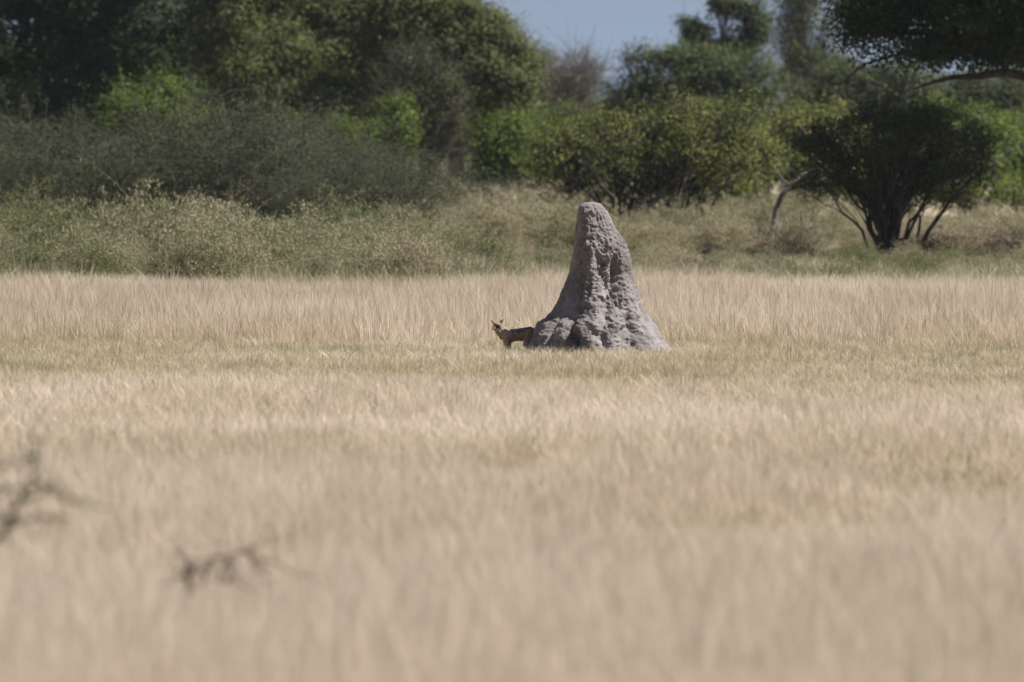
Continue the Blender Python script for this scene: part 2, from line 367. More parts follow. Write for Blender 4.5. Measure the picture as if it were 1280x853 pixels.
# ------------------------------------------------------------------ trees
def tree(name, label, cat, d, base_px, ells, leaf, bark, n_cl, per, size, trunk_r=.2, stems=1, fork=.45, cl_r=(.35, .75),
         group=None, seed=0, spread=.3, bare=0, crown_name='crown', trunk_name='trunk', flat=.65, extra=None, shell=.45, depth=.8, tight=.47, sag=.12, zmin=.25):
    g = np.random.default_rng(1000+seed)
    B = np.array([wx(base_px, d), d, 0.0])
    root = empty(name, B, label, cat, group)
    E = []
    for e in ells:
        cx, cy, rx, ry = e[:4]; dy = e[4] if len(e) > 4 else g.uniform(-.25, .25)*rx/F*d
        E.append((np.array([wx(cx, d)-B[0], dy, wz(cy, d)]), np.array([rx, rx*depth, ry])/F*d))
    vol = np.array([r.prod() for _, r in E])**.75; vol /= vol.sum()
    paths, limbs = [], []
    zc = np.average([c[2] for c, _ in E], weights=vol); xc = np.average([c[0] for c, _ in E], weights=vol)
    fk = np.array([xc*.25, 0, zc*fork])
    if stems == 1:
        tp = wig(bez((0, 0, -.1), (xc*.02, 0, fk[2]*.5), fk, 7), trunk_r*.15, g)
        paths.append((tp, trunk_r*np.linspace(1.15, .75, 7)))
    for q, (c, r) in enumerate(E):
        if stems == 1:
            s = fk; m_ = fk+(c-fk)*.5+np.array([0, 0, -sag*np.linalg.norm(c-fk)]); r0 = trunk_r*.55
            P = wig(bez(s, m_, c, 9), .05*r.mean()**.5, g); paths.append((P, r0*np.linspace(1, .25, 9))); limbs.append([P])
        else:
            L_ = []
            for k in range(max(1, round(stems*vol[q]+.4))):
                s = np.array([g.normal(0, spread), g.normal(0, spread), -.08])
                e_ = c+g.normal(0, .35, 3)*r
                m_ = np.array([s[0]*.7+e_[0]*.3, s[1]*.7+e_[1]*.3, e_[2]*.62])
                P = wig(bez(s, m_, e_, 9), .05, g); paths.append((P, trunk_r*g.uniform(.6, 1)*np.linspace(1, .22, 9))); L_.append(P)
            limbs.append(L_)
    if extra: paths += [(np.array([[wx(a, d)-B[0], dy, wz(b_, d)] for a, b_, dy in pts]), np.array(rad)) for pts, rad in extra]
    LP, LT, LO, tw = [], [], [], []
    for i in range(n_cl):
        q = g.choice(len(E), p=vol); c, r = E[q]
        dv = unit(g.normal(0, 1, 3)); rad = g.uniform(shell, 1.0)**.7
        cc = c+dv*r*rad
        if cc[2] < zmin: cc[2] = zmin+g.uniform(0, .35)
        P = limbs[q][g.integers(len(limbs[q]))]; s = P[g.integers(3 if stems > 1 else 4, len(P))]
        mid = (s+cc)/2+np.array([0, 0, g.uniform(-.1, .25)])*np.linalg.norm(cc-s)*.5
        bp = wig(bez(s, mid, cc, 6), .03, g)
        paths.append((bp, np.linspace(max(.012, trunk_r*.14), .007, 6)))
        cr = g.uniform(*cl_r)
        for k in range(2 + 3*bare):
            e2 = cc+g.normal(0, .7, 3)*cr; a = bp[g.integers(2, 6)]
            tw.append((wig(bez(a, (a+e2)/2+g.normal(0, .08, 3), e2, 4), .02, g), np.linspace(.011, .005, 4)))
        n = int(per*g.uniform(.5, 1.5)*(cr/np.mean(cl_r))**2)
        off = g.normal(0, tight, (n, 3))*cr*np.array([1, 1, flat])
        LP.append(cc+off); LO.append(unit(off+dv*.3))
        LT.append(np.clip(g.normal(.45, .2, n)+g.normal(0, .13), 0, 1))
    V, Q = tubes(paths+tw, 5)
    link(trunk_name, mesh_np(trunk_name, V, Q, mats=[M[bark]], smooth=True), root)
    LP = np.concatenate(LP); LT = np.concatenate(LT); LO = np.concatenate(LO)
    if len(LP):
        V, Q = leaves(LP, size, g, out=LO)
        link(crown_name, mesh_np(crown_name, V, Q, tone=np.repeat(LT, 4), mats=[M[leaf]]), root)
    return root

# tall trees, left side of the far edge
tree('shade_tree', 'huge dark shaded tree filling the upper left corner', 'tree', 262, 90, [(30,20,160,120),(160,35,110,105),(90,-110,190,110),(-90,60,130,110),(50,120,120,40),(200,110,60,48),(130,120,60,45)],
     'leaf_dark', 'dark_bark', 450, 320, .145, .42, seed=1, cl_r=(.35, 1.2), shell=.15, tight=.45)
tree('shade_tree', 'tall olive-green tree with sunlit leaf clumps, right of the dark corner tree', 'tree', 258, 352, [(300,-10,75,70),(350,40,75,65),(405,70,65,60),(450,105,42,38),(290,70,50,60),(420,20,55,45),(470,60,35,40),(390,112,60,32,-2.6),(325,95,55,38,-2.6),(450,122,42,28,-2.4),(350,55,50,35,-2.2)],
     'leaf_olive', 'bark', 420, 330, .125, .38, seed=2, cl_r=(.32, 1.1), shell=.25, tight=.44)
tree('shade_tree', 'tall green tree with ragged right edge against the open sky', 'tree', 254, 575, [(600,75,58,62),(560,30,60,50),(505,10,45,36),(640,100,26,48),(575,130,65,28),(500,40,50,60),(600,20,28,24)],
     'leaf_olive', 'bark', 450, 270, .12, .34, seed=3, cl_r=(.24, .9), shell=.25, tight=.44)
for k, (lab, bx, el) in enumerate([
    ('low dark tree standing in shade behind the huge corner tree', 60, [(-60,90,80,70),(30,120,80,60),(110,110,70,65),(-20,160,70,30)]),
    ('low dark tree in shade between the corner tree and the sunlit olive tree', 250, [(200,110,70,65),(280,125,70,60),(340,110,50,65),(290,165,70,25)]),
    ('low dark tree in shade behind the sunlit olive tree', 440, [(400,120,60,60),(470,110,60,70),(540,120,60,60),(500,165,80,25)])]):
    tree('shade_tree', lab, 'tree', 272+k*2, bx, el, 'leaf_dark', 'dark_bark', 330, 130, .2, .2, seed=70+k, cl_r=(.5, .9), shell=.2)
tree('bare_tree', 'leafless grey-brown tree in front of the tall green tree', 'tree', 236, 528, [(525,100,42,60),(500,120,35,40),(555,130,38,40)], 'leaf_olive', 'thorn_twig', 170, 26, .08, .12, stems=4, seed=4, bare=3, trunk_name='branches', crown_name='sparse_leaves', cl_r=(.35, .7))
# bright green bushes behind the thorn thicket
for k, (lab, bx, el, n) in enumerate([
    ('bright green rounded bush poking above the thorn thicket below the dark corner tree', 185, [(158,122,26,22),(205,116,28,24),(182,145,52,30),(190,200,55,50)], 190),
    ('small mid-green bush right of the bright rounded bush over the thicket', 250, [(248,152,26,24),(250,200,35,45)], 70),
    ('wide yellow-green bush behind the thicket under the sunlit olive tree', 395, [(375,165,48,24),(430,165,45,24),(400,205,80,40)], 150),
    ('upright green bush left of the leafless grey tree base', 492, [(490,150,26,34),(492,200,30,45)], 80),
    ('brightest green rounded bush below the ragged green tree', 622, [(622,172,30,28),(640,160,22,20),(620,215,40,40)], 110),
    ('yellow-green bush between the ragged green tree and the centre bush', 690, [(665,165,40,28),(712,155,38,26),(690,205,70,45)], 140),
    ('green bush with bright top under the overhanging branch', 1205, [(1180,160,50,32),(1230,165,40,34),(1210,215,70,50)], 150),
    ('bright green bush at the right edge of the view', 1285, [(1275,180,36,42),(1320,190,50,50),(1290,230,55,40)], 120),
    ('mid-green bush behind the left stems of the centre bush', 745, [(720,200,50,40),(775,210,55,45),(750,235,60,35)], 130),
    ('mid-green bush behind the right stems of the centre bush', 890, [(850,200,55,45),(930,205,55,45),(890,240,80,30)], 150),
    ('dull green bush behind the stems of the dark multi-stemmed tree', 1110, [(1070,200,60,45),(1140,205,60,45),(1105,235,80,30)], 150),
    ('green bush between the centre bush and the dark multi-stemmed tree', 1010, [(1000,165,45,40),(1045,160,40,35),(1015,215,60,45)], 140)]):
    tree('green_bush', lab, 'bush', 224+(k*5) % 9, bx, el, 'leaf_bright' if k not in (1, 8, 9, 10, 11) else 'leaf_bush', 'twig', n, 70, .11, .07, stems=6, seed=20+k, cl_r=(.3, .6), crown_name='foliage', trunk_name='stems')
# centre bush tree, dark tree, far trees
tree('bush_tree', 'broad yellow-green multi-stemmed bush tree right behind the termite mound', 'tree', 200, 790, [(695,190,42,46),(720,170,45,35),(705,195,50,48),(790,165,75,42),(880,165,75,45),(855,198,95,38),(705,232,42,30),(925,150,42,35),(775,215,60,38),(942,190,36,38),(850,130,45,22)],
     'leaf_bush', 'dark_bark', 380, 44, .08, .06, stems=34, seed=40, cl_r=(.2, .42), tight=.6, zmin=.95, spread=.95, trunk_name='stems', shell=.4)
tree('bush_tree', 'dark green multi-stemmed tree in deep shade under the overhanging tree', 'tree', 172, 1112, [(1045,190,55,45),(1125,180,85,50),(1195,188,52,42),(1025,170,38,38),(1105,142,70,26),(1075,225,50,24),(1175,228,50,22),(1228,200,24,34),(1012,222,24,20),(1160,150,45,28)],
     'leaf_mid', 'dark_bark', 270, 50, .078, .075, stems=26, seed=41, cl_r=(.16, .36), tight=.46, spread=.13, zmin=1.55, trunk_name='stems', shell=.35)
tree('far_tree', 'mid-green tree with uneven top behind the centre bush', 'tree', 285, 880, [(812,100,38,40),(800,75,22,20),(880,95,62,40),(940,100,45,38),(850,75,30,22),(870,150,100,35),(790,130,45,35)], 'leaf_far', 'bark', 380, 90, .13, .22, seed=42, cl_r=(.35, .7))
tree('far_tree', 'tall tree with three separate dark clumps against the sky', 'tree', 300, 905, [(866,38,24,17),(905,5,26,18),(943,30,24,34),(922,58,30,16),(880,62,26,14)], 'leaf_far', 'bark', 170, 100, .13, .15, seed=43, cl_r=(.3, .5), shell=.1)
tree('far_tree', 'hazy green tree just right of the ragged green tree', 'tree', 305, 672, [(672,82,24,28),(690,115,35,32),(655,110,30,40),(740,140,50,26)], 'leaf_far', 'bark', 200, 60, .12, .16, seed=44, cl_r=(.35, .6))
tree('bare_tree', 'pale grey leafless tree against the sky left of the centre', 'tree', 300, 722, [(715,85,38,28),(735,95,30,30),(700,110,30,30)], 'leaf_grey', 'twig', 120, 6, .08, .13, seed=45, bare=2, trunk_name='branches', crown_name='sparse_leaves', cl_r=(.4, .8))
tree('far_tree', 'thin see-through grey-green tree right of the three dark clumps', 'tree', 310, 1000, [(985,55,30,55),(1015,40,35,50),(1005,100,45,35),(1000,-20,40,40),(1030,90,40,40)], 'leaf_far', 'twig', 220, 55, .12, .16, seed=46, cl_r=(.4, .8), bare=1)
tree('far_tree', 'dull grey-green tree behind the dark multi-stemmed tree', 'tree', 265, 1090, [(1060,115,55,38),(1120,110,55,35),(1000,135,45,30),(1090,160,70,30)], 'leaf_far', 'twig', 330, 80, .12, .18, seed=47, cl_r=(.35, .7), bare=1)
tree('far_tree', 'dull grey-green tree below the overhanging branch near the right edge', 'tree', 268, 1220, [(1185,118,50,30),(1240,112,55,32),(1300,110,50,40),(1220,150,80,30)], 'leaf_far', 'twig', 300, 75, .12, .18, seed=48, cl_r=(.35, .7), bare=1)
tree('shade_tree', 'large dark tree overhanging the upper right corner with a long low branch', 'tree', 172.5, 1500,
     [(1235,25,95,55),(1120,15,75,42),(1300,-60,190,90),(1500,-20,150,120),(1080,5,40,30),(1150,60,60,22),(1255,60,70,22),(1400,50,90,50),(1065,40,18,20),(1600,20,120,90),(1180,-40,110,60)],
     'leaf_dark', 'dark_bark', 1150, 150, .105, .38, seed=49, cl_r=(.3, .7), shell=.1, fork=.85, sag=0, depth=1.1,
     extra=[([(1500,190,0),(1420,120,.2),(1340,97,.1),(1290,97,0),(1255,90,-.1),(1225,95,-.1),(1190,97,-.2),(1165,103,-.2),(1140,112,-.2)], [.2,.17,.13,.115,.1,.085,.06,.04,.015]),
            ([(1150,60,0),(1110,72,0),(1080,80,-.1),(1062,95,-.1),(1048,92,-.1)], [.05,.035,.025,.016,.008])])
# far row closing the horizon: copies of three trees
far_proto = None
spots = [(-420,415),(-250,430),(-90,405),(60,425),(205,410),(350,432),(480,408),(600,428),(665,440),(760,415),(845,436),(960,412),(1075,430),(1190,408),(1330,425),(1480,412),(1640,430)]
protos = []
for k in range(3):
    px, d = spots[k]
    h = 5.6
    el = [(px-45, HORIZON+CAM_H*F/d-3.0*F/d, 60, 42), (px+40, HORIZON+CAM_H*F/d-3.5*F/d, 60, 48), (px, HORIZON+CAM_H*F/d-4.4*F/d, 55, 30)]
    protos.append(tree('distant_tree', 'distant grey-green tree in the row on the horizon', 'tree', d, px, el, 'leaf_far' if k else 'leaf_grey', 'twig', 150, 50, .17, .16, seed=60+k, cl_r=(.5, .9), group='distant trees along the horizon'))
for k, (px, d) in enumerate(spots[3:]):
    o = copy_tree(protos[k % 3]); o.location = (wx(px, d), d, 0); o.rotation_euler = (0, 0, rng.uniform(0, 6.28)); s = rng.uniform(.85, 1.05); o.scale = (s, s, s*rng.uniform(.85, 1.0))

# ------------------------------------------------------------------ thorn thicket and low shrubs: prototypes copied
def brush_mesh(g, W, H, n_st, per, size, r, arch, kinds, up=.3, lean=.9, start=.25, jit=.09, vert=.0):
    """stems fanning from the base, leaves on their outer part; local units metres"""
    paths, LP, LT = [], [], []
    for i in range(n_st):
        a = g.uniform(0, 2*np.pi); q = g.uniform(0, 1)**.5
        s = np.array([np.cos(a), np.sin(a), 0])*W*.42*q*g.uniform(.3, 1); s[2] = -.05
        hh = H*g.uniform(.45, 1)*(1-.35*q*q)
        e = np.array([np.cos(a), np.sin(a), 0])*W*.5*q*lean+g.normal(0, .08*W, 3); e[2] = hh
        m = s*.6+e*.4; m[2] = hh*(1+arch)
        P = wig(bez(s, m, e, 7), .02*H, g)
        paths.append((P, np.linspace(r, r*.3, 7)))
        st = [P]
        for k in range(kinds):
            b = P[g.integers(2, 6)]; e2 = b+np.array([g.normal(0, .17*W), g.normal(0, .17*W), abs(g.normal(0, .2*H))*g.choice([1, 1, -.4])])
            e2[2] = max(.05, e2[2])
            P2 = wig(bez(b, (b+e2)/2+np.array([0, 0, .08*H]), e2, 5), .012*H, g); paths.append((P2, np.linspace(r*.55, r*.2, 5))); st.append(P2)
        tone = g.normal(.45, .14)
        for P_ in st:
            n = max(1, int(per*g.uniform(.6, 1.4)))
            t = g.uniform(start, 1, n)*(len(P_)-1); f = np.floor(t).astype(int).clip(0, len(P_)-2); u = (t-f)[:, None]
            LP.append(P_[f]*(1-u)+P_[f+1]*u+g.normal(0, jit, (n, 3))*np.array([1, 1, .8])); LT.append(np.clip(g.normal(tone, .17, n)+(t/(len(P_)-1)-.6)*.0, 0, 1))
    LP = np.concatenate(LP); LP[:, 2] = np.abs(LP[:, 2])
    V, Q = leaves(LP, size, g, up=up, aspect=.36, vert=vert)
    return tubes(paths, 3), (V, Q, np.repeat(np.concatenate(LT), 4))
def brush_pair(names, g, leaf, stem, **k):
    (tv, tq), (lv, lq, lt) = brush_mesh(g, **k)
    return mesh_np(names[0], tv, tq, mats=[M[stem]]), mesh_np(names[1], lv, lq, tone=lt, mats=[M[leaf]])
def place_brush(name, pair, loc, rz, sc, label, cat, group=None):
    root = empty(name, loc, label, cat, group); root.rotation_euler = (0, 0, rz); root.scale = sc
    link('stems', pair[0], root); link('foliage', pair[1], root)
    return root
thorn = [brush_pair(('thorn_stems', 'thorn_foliage'), np.random.default_rng(300+k), 'leaf_thorn', 'thorn_twig', W=5.4, H=3.5, n_st=210, per=40, size=.072, r=.015, arch=.5, kinds=4, jit=.085, lean=1.3, start=.3) for k in range(3)]
for k, (px, d, w_, h_, lab) in enumerate([
    (-60, 197, .9, .9, 'grey-green thorn bush cut by the left edge of the view'),
    (62, 192, .86, .88, 'grey-green thorn bush with arching tips, leftmost full one of the thicket'),
    (168, 201, .84, .84, 'dense grey-green thorn bush below the bright rounded bush'),
    (275, 191, .98, 1.0, 'tallest grey-green thorn bush, mid thicket with bare top twigs'),
    (385, 199, .9, .93, 'grey-green thorn bush below the sunlit olive tree'),
    (455, 188, .74, .70, 'low grey-green thorn bush at the right end of the thicket'),
    (535, 218, .85, .56, 'dull thorn bush set back below the leafless grey tree'),
    (610, 224, .7, .46, 'small thorn bush set back beside the beige grass rise'),
    (-190, 200, .95, .9, 'grey-green thorn bush outside the left edge')]):
    place_brush('thorn_bush', thorn[k % 3], (wx(px, d), d, 0), k*1.3, (w_, w_*.9, h_), lab, 'bush', 'thorn bushes of the thicket')

low = {}
for nm, leaf, cnt in (('sage', 'leaf_sage', 3), ('beige', 'leaf_beige', 2), ('green', 'leaf_green_low', 2)):
    low[nm] = [brush_pair((nm+'_stems', nm+'_foliage'), np.random.default_rng(400+len(nm)*10+k), leaf, 'sage_stem', W=1.7, H=1.3, n_st=110, per=36, size=.046, r=.005, arch=.02, kinds=2, up=.1, lean=.75, start=.12, jit=.04, vert=.9) for k in range(cnt)]
g = np.random.default_rng(5)
cand = []
for _ in range(9000):
    d = 138+g.random()**1.1*80
    px = g.uniform(-120, 1400)
    if abs(px-742) < 30 and d < 100: continue
    cand.append((px, d))
keep = []
for px, d in cand:
    x = wx(px, d)
    if d < 140.5+3.5*math.sin(px*.011)+3*math.sin(px*.037)+3*math.sin(px*.083+1)-g.exponential(1.2)+(3.5 if px > 620 else 0): continue
    if px < 545 and d > 168: continue
    if px < 700 and 172 < d < 184: continue
    if abs(px-1112) < 22 and 165 < d < 180: continue
    mind = 1.05 if d < 168 else 1.4
    if all((x-a)**2+((d-b)*.55)**2 > mind**2 for a, b, _ in keep):
        keep.append((x, d, px))
    if len(keep) >= 268: break
def zone(px, d):
    a = 'by the left edge' if px < 110 else 'below the bright rounded bush' if px < 240 else 'below the tallest thorn bush' if px < 370 else 'at the right end of the thorn thicket' if px < 500 else 'left of the termite mound' if px < 690 else 'behind the termite mound' if px < 860 else 'beside the leaning dead trunk' if px < 1040 else 'in front of the dark tree' if px < 1200 else 'near the right edge'
    return a
for x, d, px in keep:
    nv = float(n2(np.array([x]), np.array([d]), 3.5, 8, 77)[0]); back = d > 176
    q = g.random()
    if back: kind = 'beige' if q < .62 else 'sage'
    else: kind = 'green' if nv < .45 and q < .75 else 'beige' if nv > .6 and q < (.12 if px < 500 else .45) else 'sage' if q < (.93 if px < 500 else .8) else 'beige'
    word = {'sage': 'pale sage-green', 'beige': 'dry beige', 'green': 'darker green'}[kind]
    s = g.uniform(.7, 1.15)*(1.02 if d > 150 else .82)*(1.12 if px < 540 else .8)
    if px > 610 and not back: s *= .66
    if back: s *= 1.2 if px < 1000 else 1.1
    place_brush('low_shrub', low[kind][g.integers(len(low[kind]))], (x, d, 0), g.uniform(0, 6.28), (s*g.uniform(.9, 1.4), s*1.1, s*g.uniform(.8, 1.15)),
                f'{word} low shrub {zone(px, d)}, {"rear rows" if back else "front rows"}', 'shrub', f'{word} low shrubs {zone(px, d)}')
for k in range(15):   # taller pale scrub between the thicket and the centre bush
    px, d = 535+k*11+g.uniform(-8, 8), g.uniform(184, 210)
    s = g.uniform(1.0, 1.35)
    place_brush('low_shrub', low['beige' if k % 3 else 'sage'][k % 2], (wx(px, d), d, 0), g.uniform(0, 6.28), (s, s, s*g.uniform(.9, 1.1)),
                'tall pale scrub clump on the rise between thorn thicket and centre bush', 'shrub', 'tall pale scrub on the rise left of the centre bush')
place_brush('low_shrub', low['sage'][1], (wx(972, 200), 200, 0), 2.0, (1.4, 1.2, 1.25), 'tall sage shrub right behind the leaning dead trunk', 'shrub')
gr = low['green']
for px, d, s, lab in ((305, 143, .95, 'round dark green shrub at the front of the belt, left of the middle'), (358, 144, .75, 'smaller dark green shrub next to the round one at the straw edge')):
    place_brush('low_shrub', gr[0], (wx(px, d), d, 0), 1.0, (s*1.2, s, s), lab, 'shrub')
rust = brush_pair(('dead_stems', 'dead_foliage'), np.random.default_rng(470), 'leaf_rust', 'brown_twig', W=2.4, H=1.3, n_st=90, per=16, size=.07, r=.01, arch=.15, kinds=2)
for px, d, s, lab in ((1165, 176, .75, 'reddish-brown dead bush right of the dark tree stems'), (1212, 180, .7, 'reddish-brown dead bush below the beige tuft on the right'), (1265, 178, .8, 'dark brown dead bush at the right edge of the shrub belt'), (985, 181, .85, 'dark low dead bush round the foot of the leaning trunk')):
    place_brush('dead_bush', rust, (wx(px, d), d, 0), px*.1, (s, s, s*.9), lab, 'bush', 'dead brown bushes on the right')

# leaning dead trunk and small plants
def branch_thing(name, label, cat, d, base, polys, m, sides=6, part='branch', leaf=None, per=0, size=.05, seed=0, jit=.05):
    g = np.random.default_rng(700+seed)
    B = np.array([wx(base, d), d, 0]); root = empty(name, B, label, cat); LP = []
    for pts, rad in polys:
        P = np.array([[wx(a, d)-B[0], dy, wz(b, d)] for a, b, dy in pts])
        t = np.linspace(0, len(P)-1, len(P)*3); f = np.floor(t).astype(int).clip(0, len(P)-2); u = (t-f)[:, None]
        PP = wig(P[f]*(1-u)+P[f+1]*u, .012, g); rr = np.interp(t, np.arange(len(P)), np.linspace(rad[0], rad[1], len(P)))
        V, Q = tubes([(PP, rr)], sides); link(part, mesh_np(part, V, Q, mats=[M[m]], smooth=True), root)
        if leaf:
            k = g.integers(0, len(PP), int(per*len(PP)/6)); LP.append(PP[k]+g.normal(0, jit, (len(k), 3)))
    if leaf:
        V, Q = leaves(np.concatenate(LP), size, g); link('foliage', mesh_np('foliage', V, Q, tone=np.repeat(g.uniform(0, 1, len(V)//4), 4), mats=[M[leaf]]), root)
    return root
branch_thing('leaning_dead_tree', 'pale grey leaning dead trunk beside the dark multi-stemmed tree', 'dead tree', 178, 963,
    [([(962,325,0),(963,295,0),(969,278,.05),(970,262,.05),(977,246,0),(986,232,0),(1000,222,.1),(1016,212,.2)], (.085, .04)), ([(998,322,.1),(1000,292,.1),(1003,275,.05),(1002,262,.1)], (.06, .025)), ([(986,232,0),(976,222,0),(968,208,.1)], (.035, .012))], 'grey_wood')
branch_thing('leafy_plant', 'tiny bright green plant standing alone in the far straw grass', 'plant', 137, 88, [([(88,364,0),(88,350,0)], (.01, .005)), ([(88,358,0),(84,349,0)], (.008, .004)), ([(88,358,0),(92,350,.05)], (.008, .004))], 'sage_stem', 4, 'stem', 'leaf_bright', 40, .09, 3)
branch_thing('dead_twig', 'small dead forked twig lying at the far edge of the straw grass', 'twig', 141, 485, [([(472,362,0),(484,352,0),(500,347,0)], (.02, .008)), ([(484,352,0),(494,350,.1),(506,351,.1)], (.015, .006)), ([(484,352,0),(490,346,0)], (.012, .006))], 'brown_twig', 5)
for lab, bx, pts in (
    ('thin dry weed stalk leaning at the left foot of the termite mound', 703, [([(703,440,0),(699,400,0),(692,375,.02)], (.004, .0015)), ([(700,412,0),(694,400,.02)], (.002, .001)), ([(700,405,0),(704,394,.0)], (.002, .001))]),
    ('dark dry weed arching in front of the middle of the mound foot', 738, [([(738,444,0),(738,418,0),(733,407,.01),(726,401,.02)], (.006, .002)), ([(738,422,0),(742,412,.01)], (.003, .0015)), ([(737,416,0),(730,412,0)], (.003, .0015))])):
    branch_thing('dry_weed', lab, 'plant', 98.9, bx, pts, 'brown_twig', 5, 'stalk', seed=bx)
# blurred near branches
branch_thing('twiggy_bush', 'dark olive twiggy bush branch close by at the left edge', 'bush', 34, 0,
    [([(-60,950,0),(-32,770,0),(-10,690,0),(8,655,0),(25,637,0),(38,610,0),(46,598,0),(44,572,.1),(38,545,.1)], (0.0158, 0.0053)), ([(-30,585,0),(0,578,0),(28,577,.1),(46,574,.1)], (0.0079, 0.0046)), ([(46,602,0),(75,620,0),(105,630,-.1),(142,635,-.1)], (0.0073, 0.0033)),
     ([(15,648,0),(40,650,.1),(62,645,.1),(88,652,.1)], (0.0079, 0.0033)), ([(-30,612,.1),(0,613,.1),(22,612,0),(40,612,0)], (0.0059, 0.0033)), ([(30,630,0),(52,612,.1),(66,608,.1),(78,612,.1)], (0.0079, 0.0040)), ([(-30,650,-.1),(-5,645,0),(15,648,0)], (0.0079, 0.0053))],
    'thorn_twig', 6, 'branch', 'leaf_olive', 16, .03, 5, .025)
branch_thing('dead_branch', 'brown fallen dead branch sticking up from the near grass', 'branch', 38.5, 285,
    [([(236,870,0),(231,780,0),(233,735,0),(238,712,0),(262,703,0),(290,695,0),(305,690,0),(330,700,.1),(365,718,.2),(400,728,.2)], (0.0079, 0.0026)), ([(300,692,0),(322,681,.1),(345,676,.1),(380,670,.2)], (0.0046, 0.0020)), ([(285,697,0),(288,715,0),(300,728,0),(312,740,0)], (0.0079, 0.0040)),
     ([(305,690,0),(318,708,.1),(332,722,.1)], (0.0079, 0.0033)), ([(240,712,0),(225,718,.1),(205,735,.1)], (0.0079, 0.0033)), ([(237,713,0),(228,697,.1),(214,693,.1)], (0.0053, 0.0026)), ([(262,703,0),(258,722,.1),(250,735,.1)], (0.0079, 0.0040)), ([(232,715,0),(238,728,0),(240,745,0)], (0.0132, 0.0079)), ([(285,700,0),(275,720,.1),(290,735,.1)], (0.0066, 0.0040))],
    'brown_twig', 6, 'branch', 'leaf_rust', 16, .03, 6, .03)

# ------------------------------------------------------------------ grass: instanced tufts, one object each
def tuft(name, g, m, n, H, spread, width, heads):
    V, Q = [], []; nv = 0
    for i in range(n):
        a = g.uniform(0, 2*np.pi); b = np.array([np.cos(a), np.sin(a), 0])*spread*g.uniform(0, 1)**.5
        h = H*g.uniform(.45, 1.0); dr = np.array([np.cos(a+g.normal(0, .7)), np.sin(a+g.normal(0, .7)), 0])*h*abs(g.normal(.1, .2))
        k = 4; P = bez(b-np.array([0, 0, .02]), b+np.array([0, 0, h*.6]), b+dr+np.array([0, 0, h]), k)
        wdt = width*g.uniform(.6, 1.3); f = g.uniform(0, 2*np.pi); W = np.array([np.cos(f), np.sin(f), 0])
        hd = i < heads
        ww = wdt*np.array([1, .9, .7, .25])*.5 if not hd else wdt*np.array([.5, .45, 2.0, .4])*.5
        V += [P-W*ww[:, None], P+W*ww[:, None]]
        for j in range(k-1): Q.append([nv+j, nv+k+j, nv+k+j+1, nv+j+1])
        nv += 2*k
    me = mesh_np(name, np.concatenate(V), Q, mats=[m])
    return bpy.data.objects.new(name, me)
def grass_object(name, pts, rot, scl, tint, protos):
    me = bpy.data.meshes.new(name); me.vertices.add(len(pts)); me.vertices.foreach_set('co', pts.astype(np.float32).ravel())
    for an, arr in (('rotz', rot), ('tint', tint)):
        a = me.attributes.new(an, 'FLOAT', 'POINT'); a.data.foreach_set('value', arr.astype(np.float32))
    a = me.attributes.new('scl', 'FLOAT_VECTOR', 'POINT'); a.data.foreach_set('vector', scl.astype(np.float32).ravel())
    o = link(name, me); tag(o, kind='stuff')
    t = bpy.data.node_groups.new(name+'_nodes', 'GeometryNodeTree')
    t.interface.new_socket('Geometry', in_out='INPUT', socket_type='NodeSocketGeometry'); t.interface.new_socket('Geometry', in_out='OUTPUT', socket_type='NodeSocketGeometry')
    N = t.nodes.new; gi, go = N('NodeGroupInput'), N('NodeGroupOutput')
    jn = N('GeometryNodeJoinGeometry')
    for p in protos:
        oi = N('GeometryNodeObjectInfo'); oi.inputs['Object'].default_value = p; gt = N('GeometryNodeGeometryToInstance')
        t.links.new(oi.outputs['Geometry'], gt.inputs[0]); t.links.new(gt.outputs[0], jn.inputs[0])
    ip = N('GeometryNodeInstanceOnPoints'); t.links.new(gi.outputs[0], ip.inputs['Points']); t.links.new(jn.outputs[0], ip.inputs['Instance'])
    ip.inputs['Pick Instance'].default_value = True
    def attr(n, ty):
        a = N('GeometryNodeInputNamedAttribute'); a.data_type = ty; a.inputs[0].default_value = n; return a.outputs[0]
    cx = N('ShaderNodeCombineXYZ'); t.links.new(attr('rotz', 'FLOAT'), cx.inputs[2]); t.links.new(cx.outputs[0], ip.inputs['Rotation'])
    t.links.new(attr('scl', 'FLOAT_VECTOR'), ip.inputs['Scale'])
    t.links.new(ip.outputs[0], go.inputs[0])
    md = o.modifiers.new('grass', 'NODES'); md.node_group = t
    return o
def scatter(g, d0, d1, dens, margin=3.5):
    wid = lambda d: .1279*d+2*margin
    n = int((wid(d0)+wid(d1))/2*(d1-d0)*dens)
    d = g.uniform(d0, d1, int(n*1.6)); k = g.uniform(0, 1, len(d)) < wid(d)/wid(d1); d = d[k][:n]
    x = g.uniform(-.5, .5, len(d))*wid(d)
    return x, d
def sstep(v, a, b): t = np.clip((v-a)/(b-a), 0, 1); return t*t*(3-2*t)
def patches(x, d):
    """greener, shorter grass: the strip in front of the mound and a few spots"""
    w_ = (n2(x, d, 3, 8, 91)-.5)*9
    strip = sstep(d+w_, 78, 88)*sstep(d+w_, 109, 103)*(.55+.45*n2(x, d, 2.0, 5, 19))
    spots = 0*x
    for px, py, rx, rd in ((950,632,1.0,3.0),(1060,615,.6,2.0),(650,560,.4,2.5),(1215,585,1.0,4.5),(1000,640,1.2,2)):
        dd = ground_depth(py)*.88; spots = np.maximum(spots, np.exp(-(((x-wx(px, dd))/rx)**2+((d-dd)/rd)**2)))
    return np.clip(strip, 0, 1), spots
def clear_mound(x, d): return (((x-wx(745, MD))/.80)**2+((d-MD)/.74)**2) > 1
g = np.random.default_rng(31)
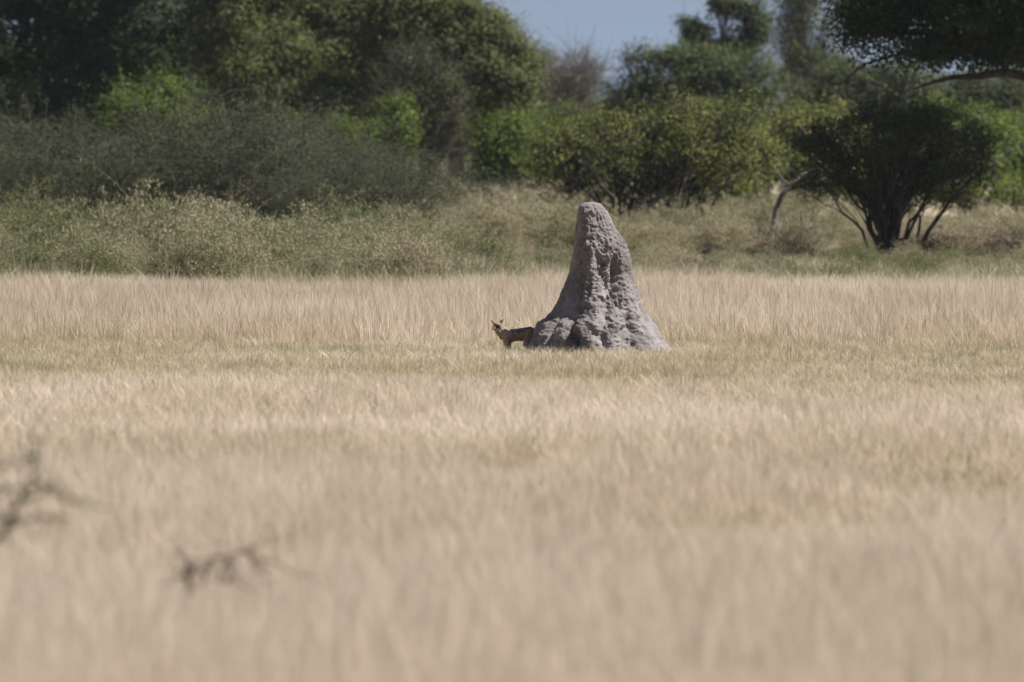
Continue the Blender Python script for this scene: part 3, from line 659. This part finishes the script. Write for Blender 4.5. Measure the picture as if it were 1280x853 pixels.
tall = [tuft('tall_tuft', g, M['straw'], 46, .62, .12, .0042, 12) for _ in range(7)]
short = [tuft('short_tuft', g, M['green_straw'], 34, .30, .12, .005, 3) for _ in range(6)]
xs, ds = zip(scatter(g, 29, 60, 58), scatter(g, 60, 66, 26), scatter(g, 66, 110, 20), scatter(g, 110, 156, 18, 4), scatter(g, 146, 270, 6, 5))
x, d = np.concatenate(xs), np.concatenate(ds)
strip, spots = patches(x, d)
hgt = np.where(d > 104, .92-.2*sstep(d, 118, 142), .48); hgt = np.where(d < 62, .62+.3*np.clip((46-d)/8, 0, 1)*.55, hgt)
hgt = hgt*(.7+.6*n2(x, d, 2.5, 6, 7))*(1-.55*strip)*(1-.5*spots)
prob = 1-.5*strip*sstep(d, 76, 84)-.45*spots
k = (g.uniform(0, 1, len(x)) < prob) & clear_mound(x, d) & ~((x > -.42) & (x < .5) & (d > 99.6) & (d < 100.9) & (g.uniform(0, 1, len(x)) < .8))
x, d, hgt, strip, spots = x[k], d[k], hgt[k], strip[k], spots[k]
tint = np.clip(.34+np.where(d < 68, .4, np.where(d < 112, 1.05, .8))*(n2(x, d, 3, 7, 13)-.3)+g.normal(0, 1, len(x))*np.where(d < 62, .07, .13)-.25*strip-.3*spots+.15*(d < 60), 0, np.where(d > 100, .95, .82))
nr = np.where(d < 60, .72, 1.0)
sc = np.stack([nr*g.uniform(.8, 1.3, len(x)), nr*g.uniform(.8, 1.3, len(x)), hgt*g.uniform(.75, 1.25, len(x))], 1)
rz = g.uniform(0, 6.28, len(x)); P = np.stack([x, d, 0*x], 1); edge = 140.5+20*(n2(x, d, 2.2, 5, 61)-.5)+g.normal(0, 3.2, len(x))+3.5*np.sin(x*.7)
f = d > edge; ok = ~f | (g.uniform(0, 1, len(x)) < .5)
x, d, rz, P, f, sc, tint = x[ok], d[ok], rz[ok], P[ok], f[ok], sc[ok], tint[ok]
grass_object('dry_grass', P[~f], rz[~f], sc[~f], tint[~f], tall)
rank = [tuft('rank_tuft', g, M['rank_straw'], 40, .85, .2, .008, 8) for _ in range(4)]
grass_object('rank_grass', P[f], rz[f], sc[f]*np.stack([1.3+0*x[f], 1.3+0*x[f], np.where(x[f] > -.3, .72, 1.0)], 1), np.clip(tint[f]+g.normal(0, .15, f.sum()), 0, 1), rank)
x, d = scatter(g, 50, 118, 26); s1, s2 = patches(x, d)
k = (g.uniform(0, 1, len(x)) < np.maximum(.25+s1*.75, s2)) & clear_mound(x, d); x, d, s1, s2 = x[k], d[k], s1[k], s2[k]
sc = np.stack([g.uniform(.8, 1.3, len(x)), g.uniform(.8, 1.3, len(x)), g.uniform(.4, .85, len(x))*(.75+.5*n2(x, d, 1.5, 4, 3))], 1)
tint = np.clip(.8-.55*s1*n2(x, d, 2, 5, 29)-.4*s2+g.normal(0, .15, len(x)), 0, 1)
grass_object('short_grass', np.stack([x, d, 0*x], 1), g.uniform(0, 6.28, len(x)), sc, tint, short)

# ------------------------------------------------------------------ dry-season haze: one closed box of even, thin air
bm = bmesh.new(); bmesh.ops.create_cube(bm, size=1)
for v in bm.verts: v.co = (v.co.x*10400, 3600+v.co.y*9400, 8.5+v.co.z*19)
hm = bpy.data.meshes.new('haze'); bm.to_mesh(hm); bm.free()
m = bpy.data.materials.new('haze_air'); m.use_nodes = True; t = m.node_tree
for n in list(t.nodes):
    if n.type == 'BSDF_PRINCIPLED': t.nodes.remove(n)
pv = t.nodes.new('ShaderNodeVolumePrincipled'); pv.inputs['Color'].default_value = (.78, .89, 1, 1); pv.inputs['Density'].default_value = HAZE; pv.inputs['Anisotropy'].default_value = .2
t.links.new(pv.outputs[0], t.nodes['Material Output'].inputs['Volume']); hm.materials.append(m)
tag(link('haze', hm), kind='stuff')
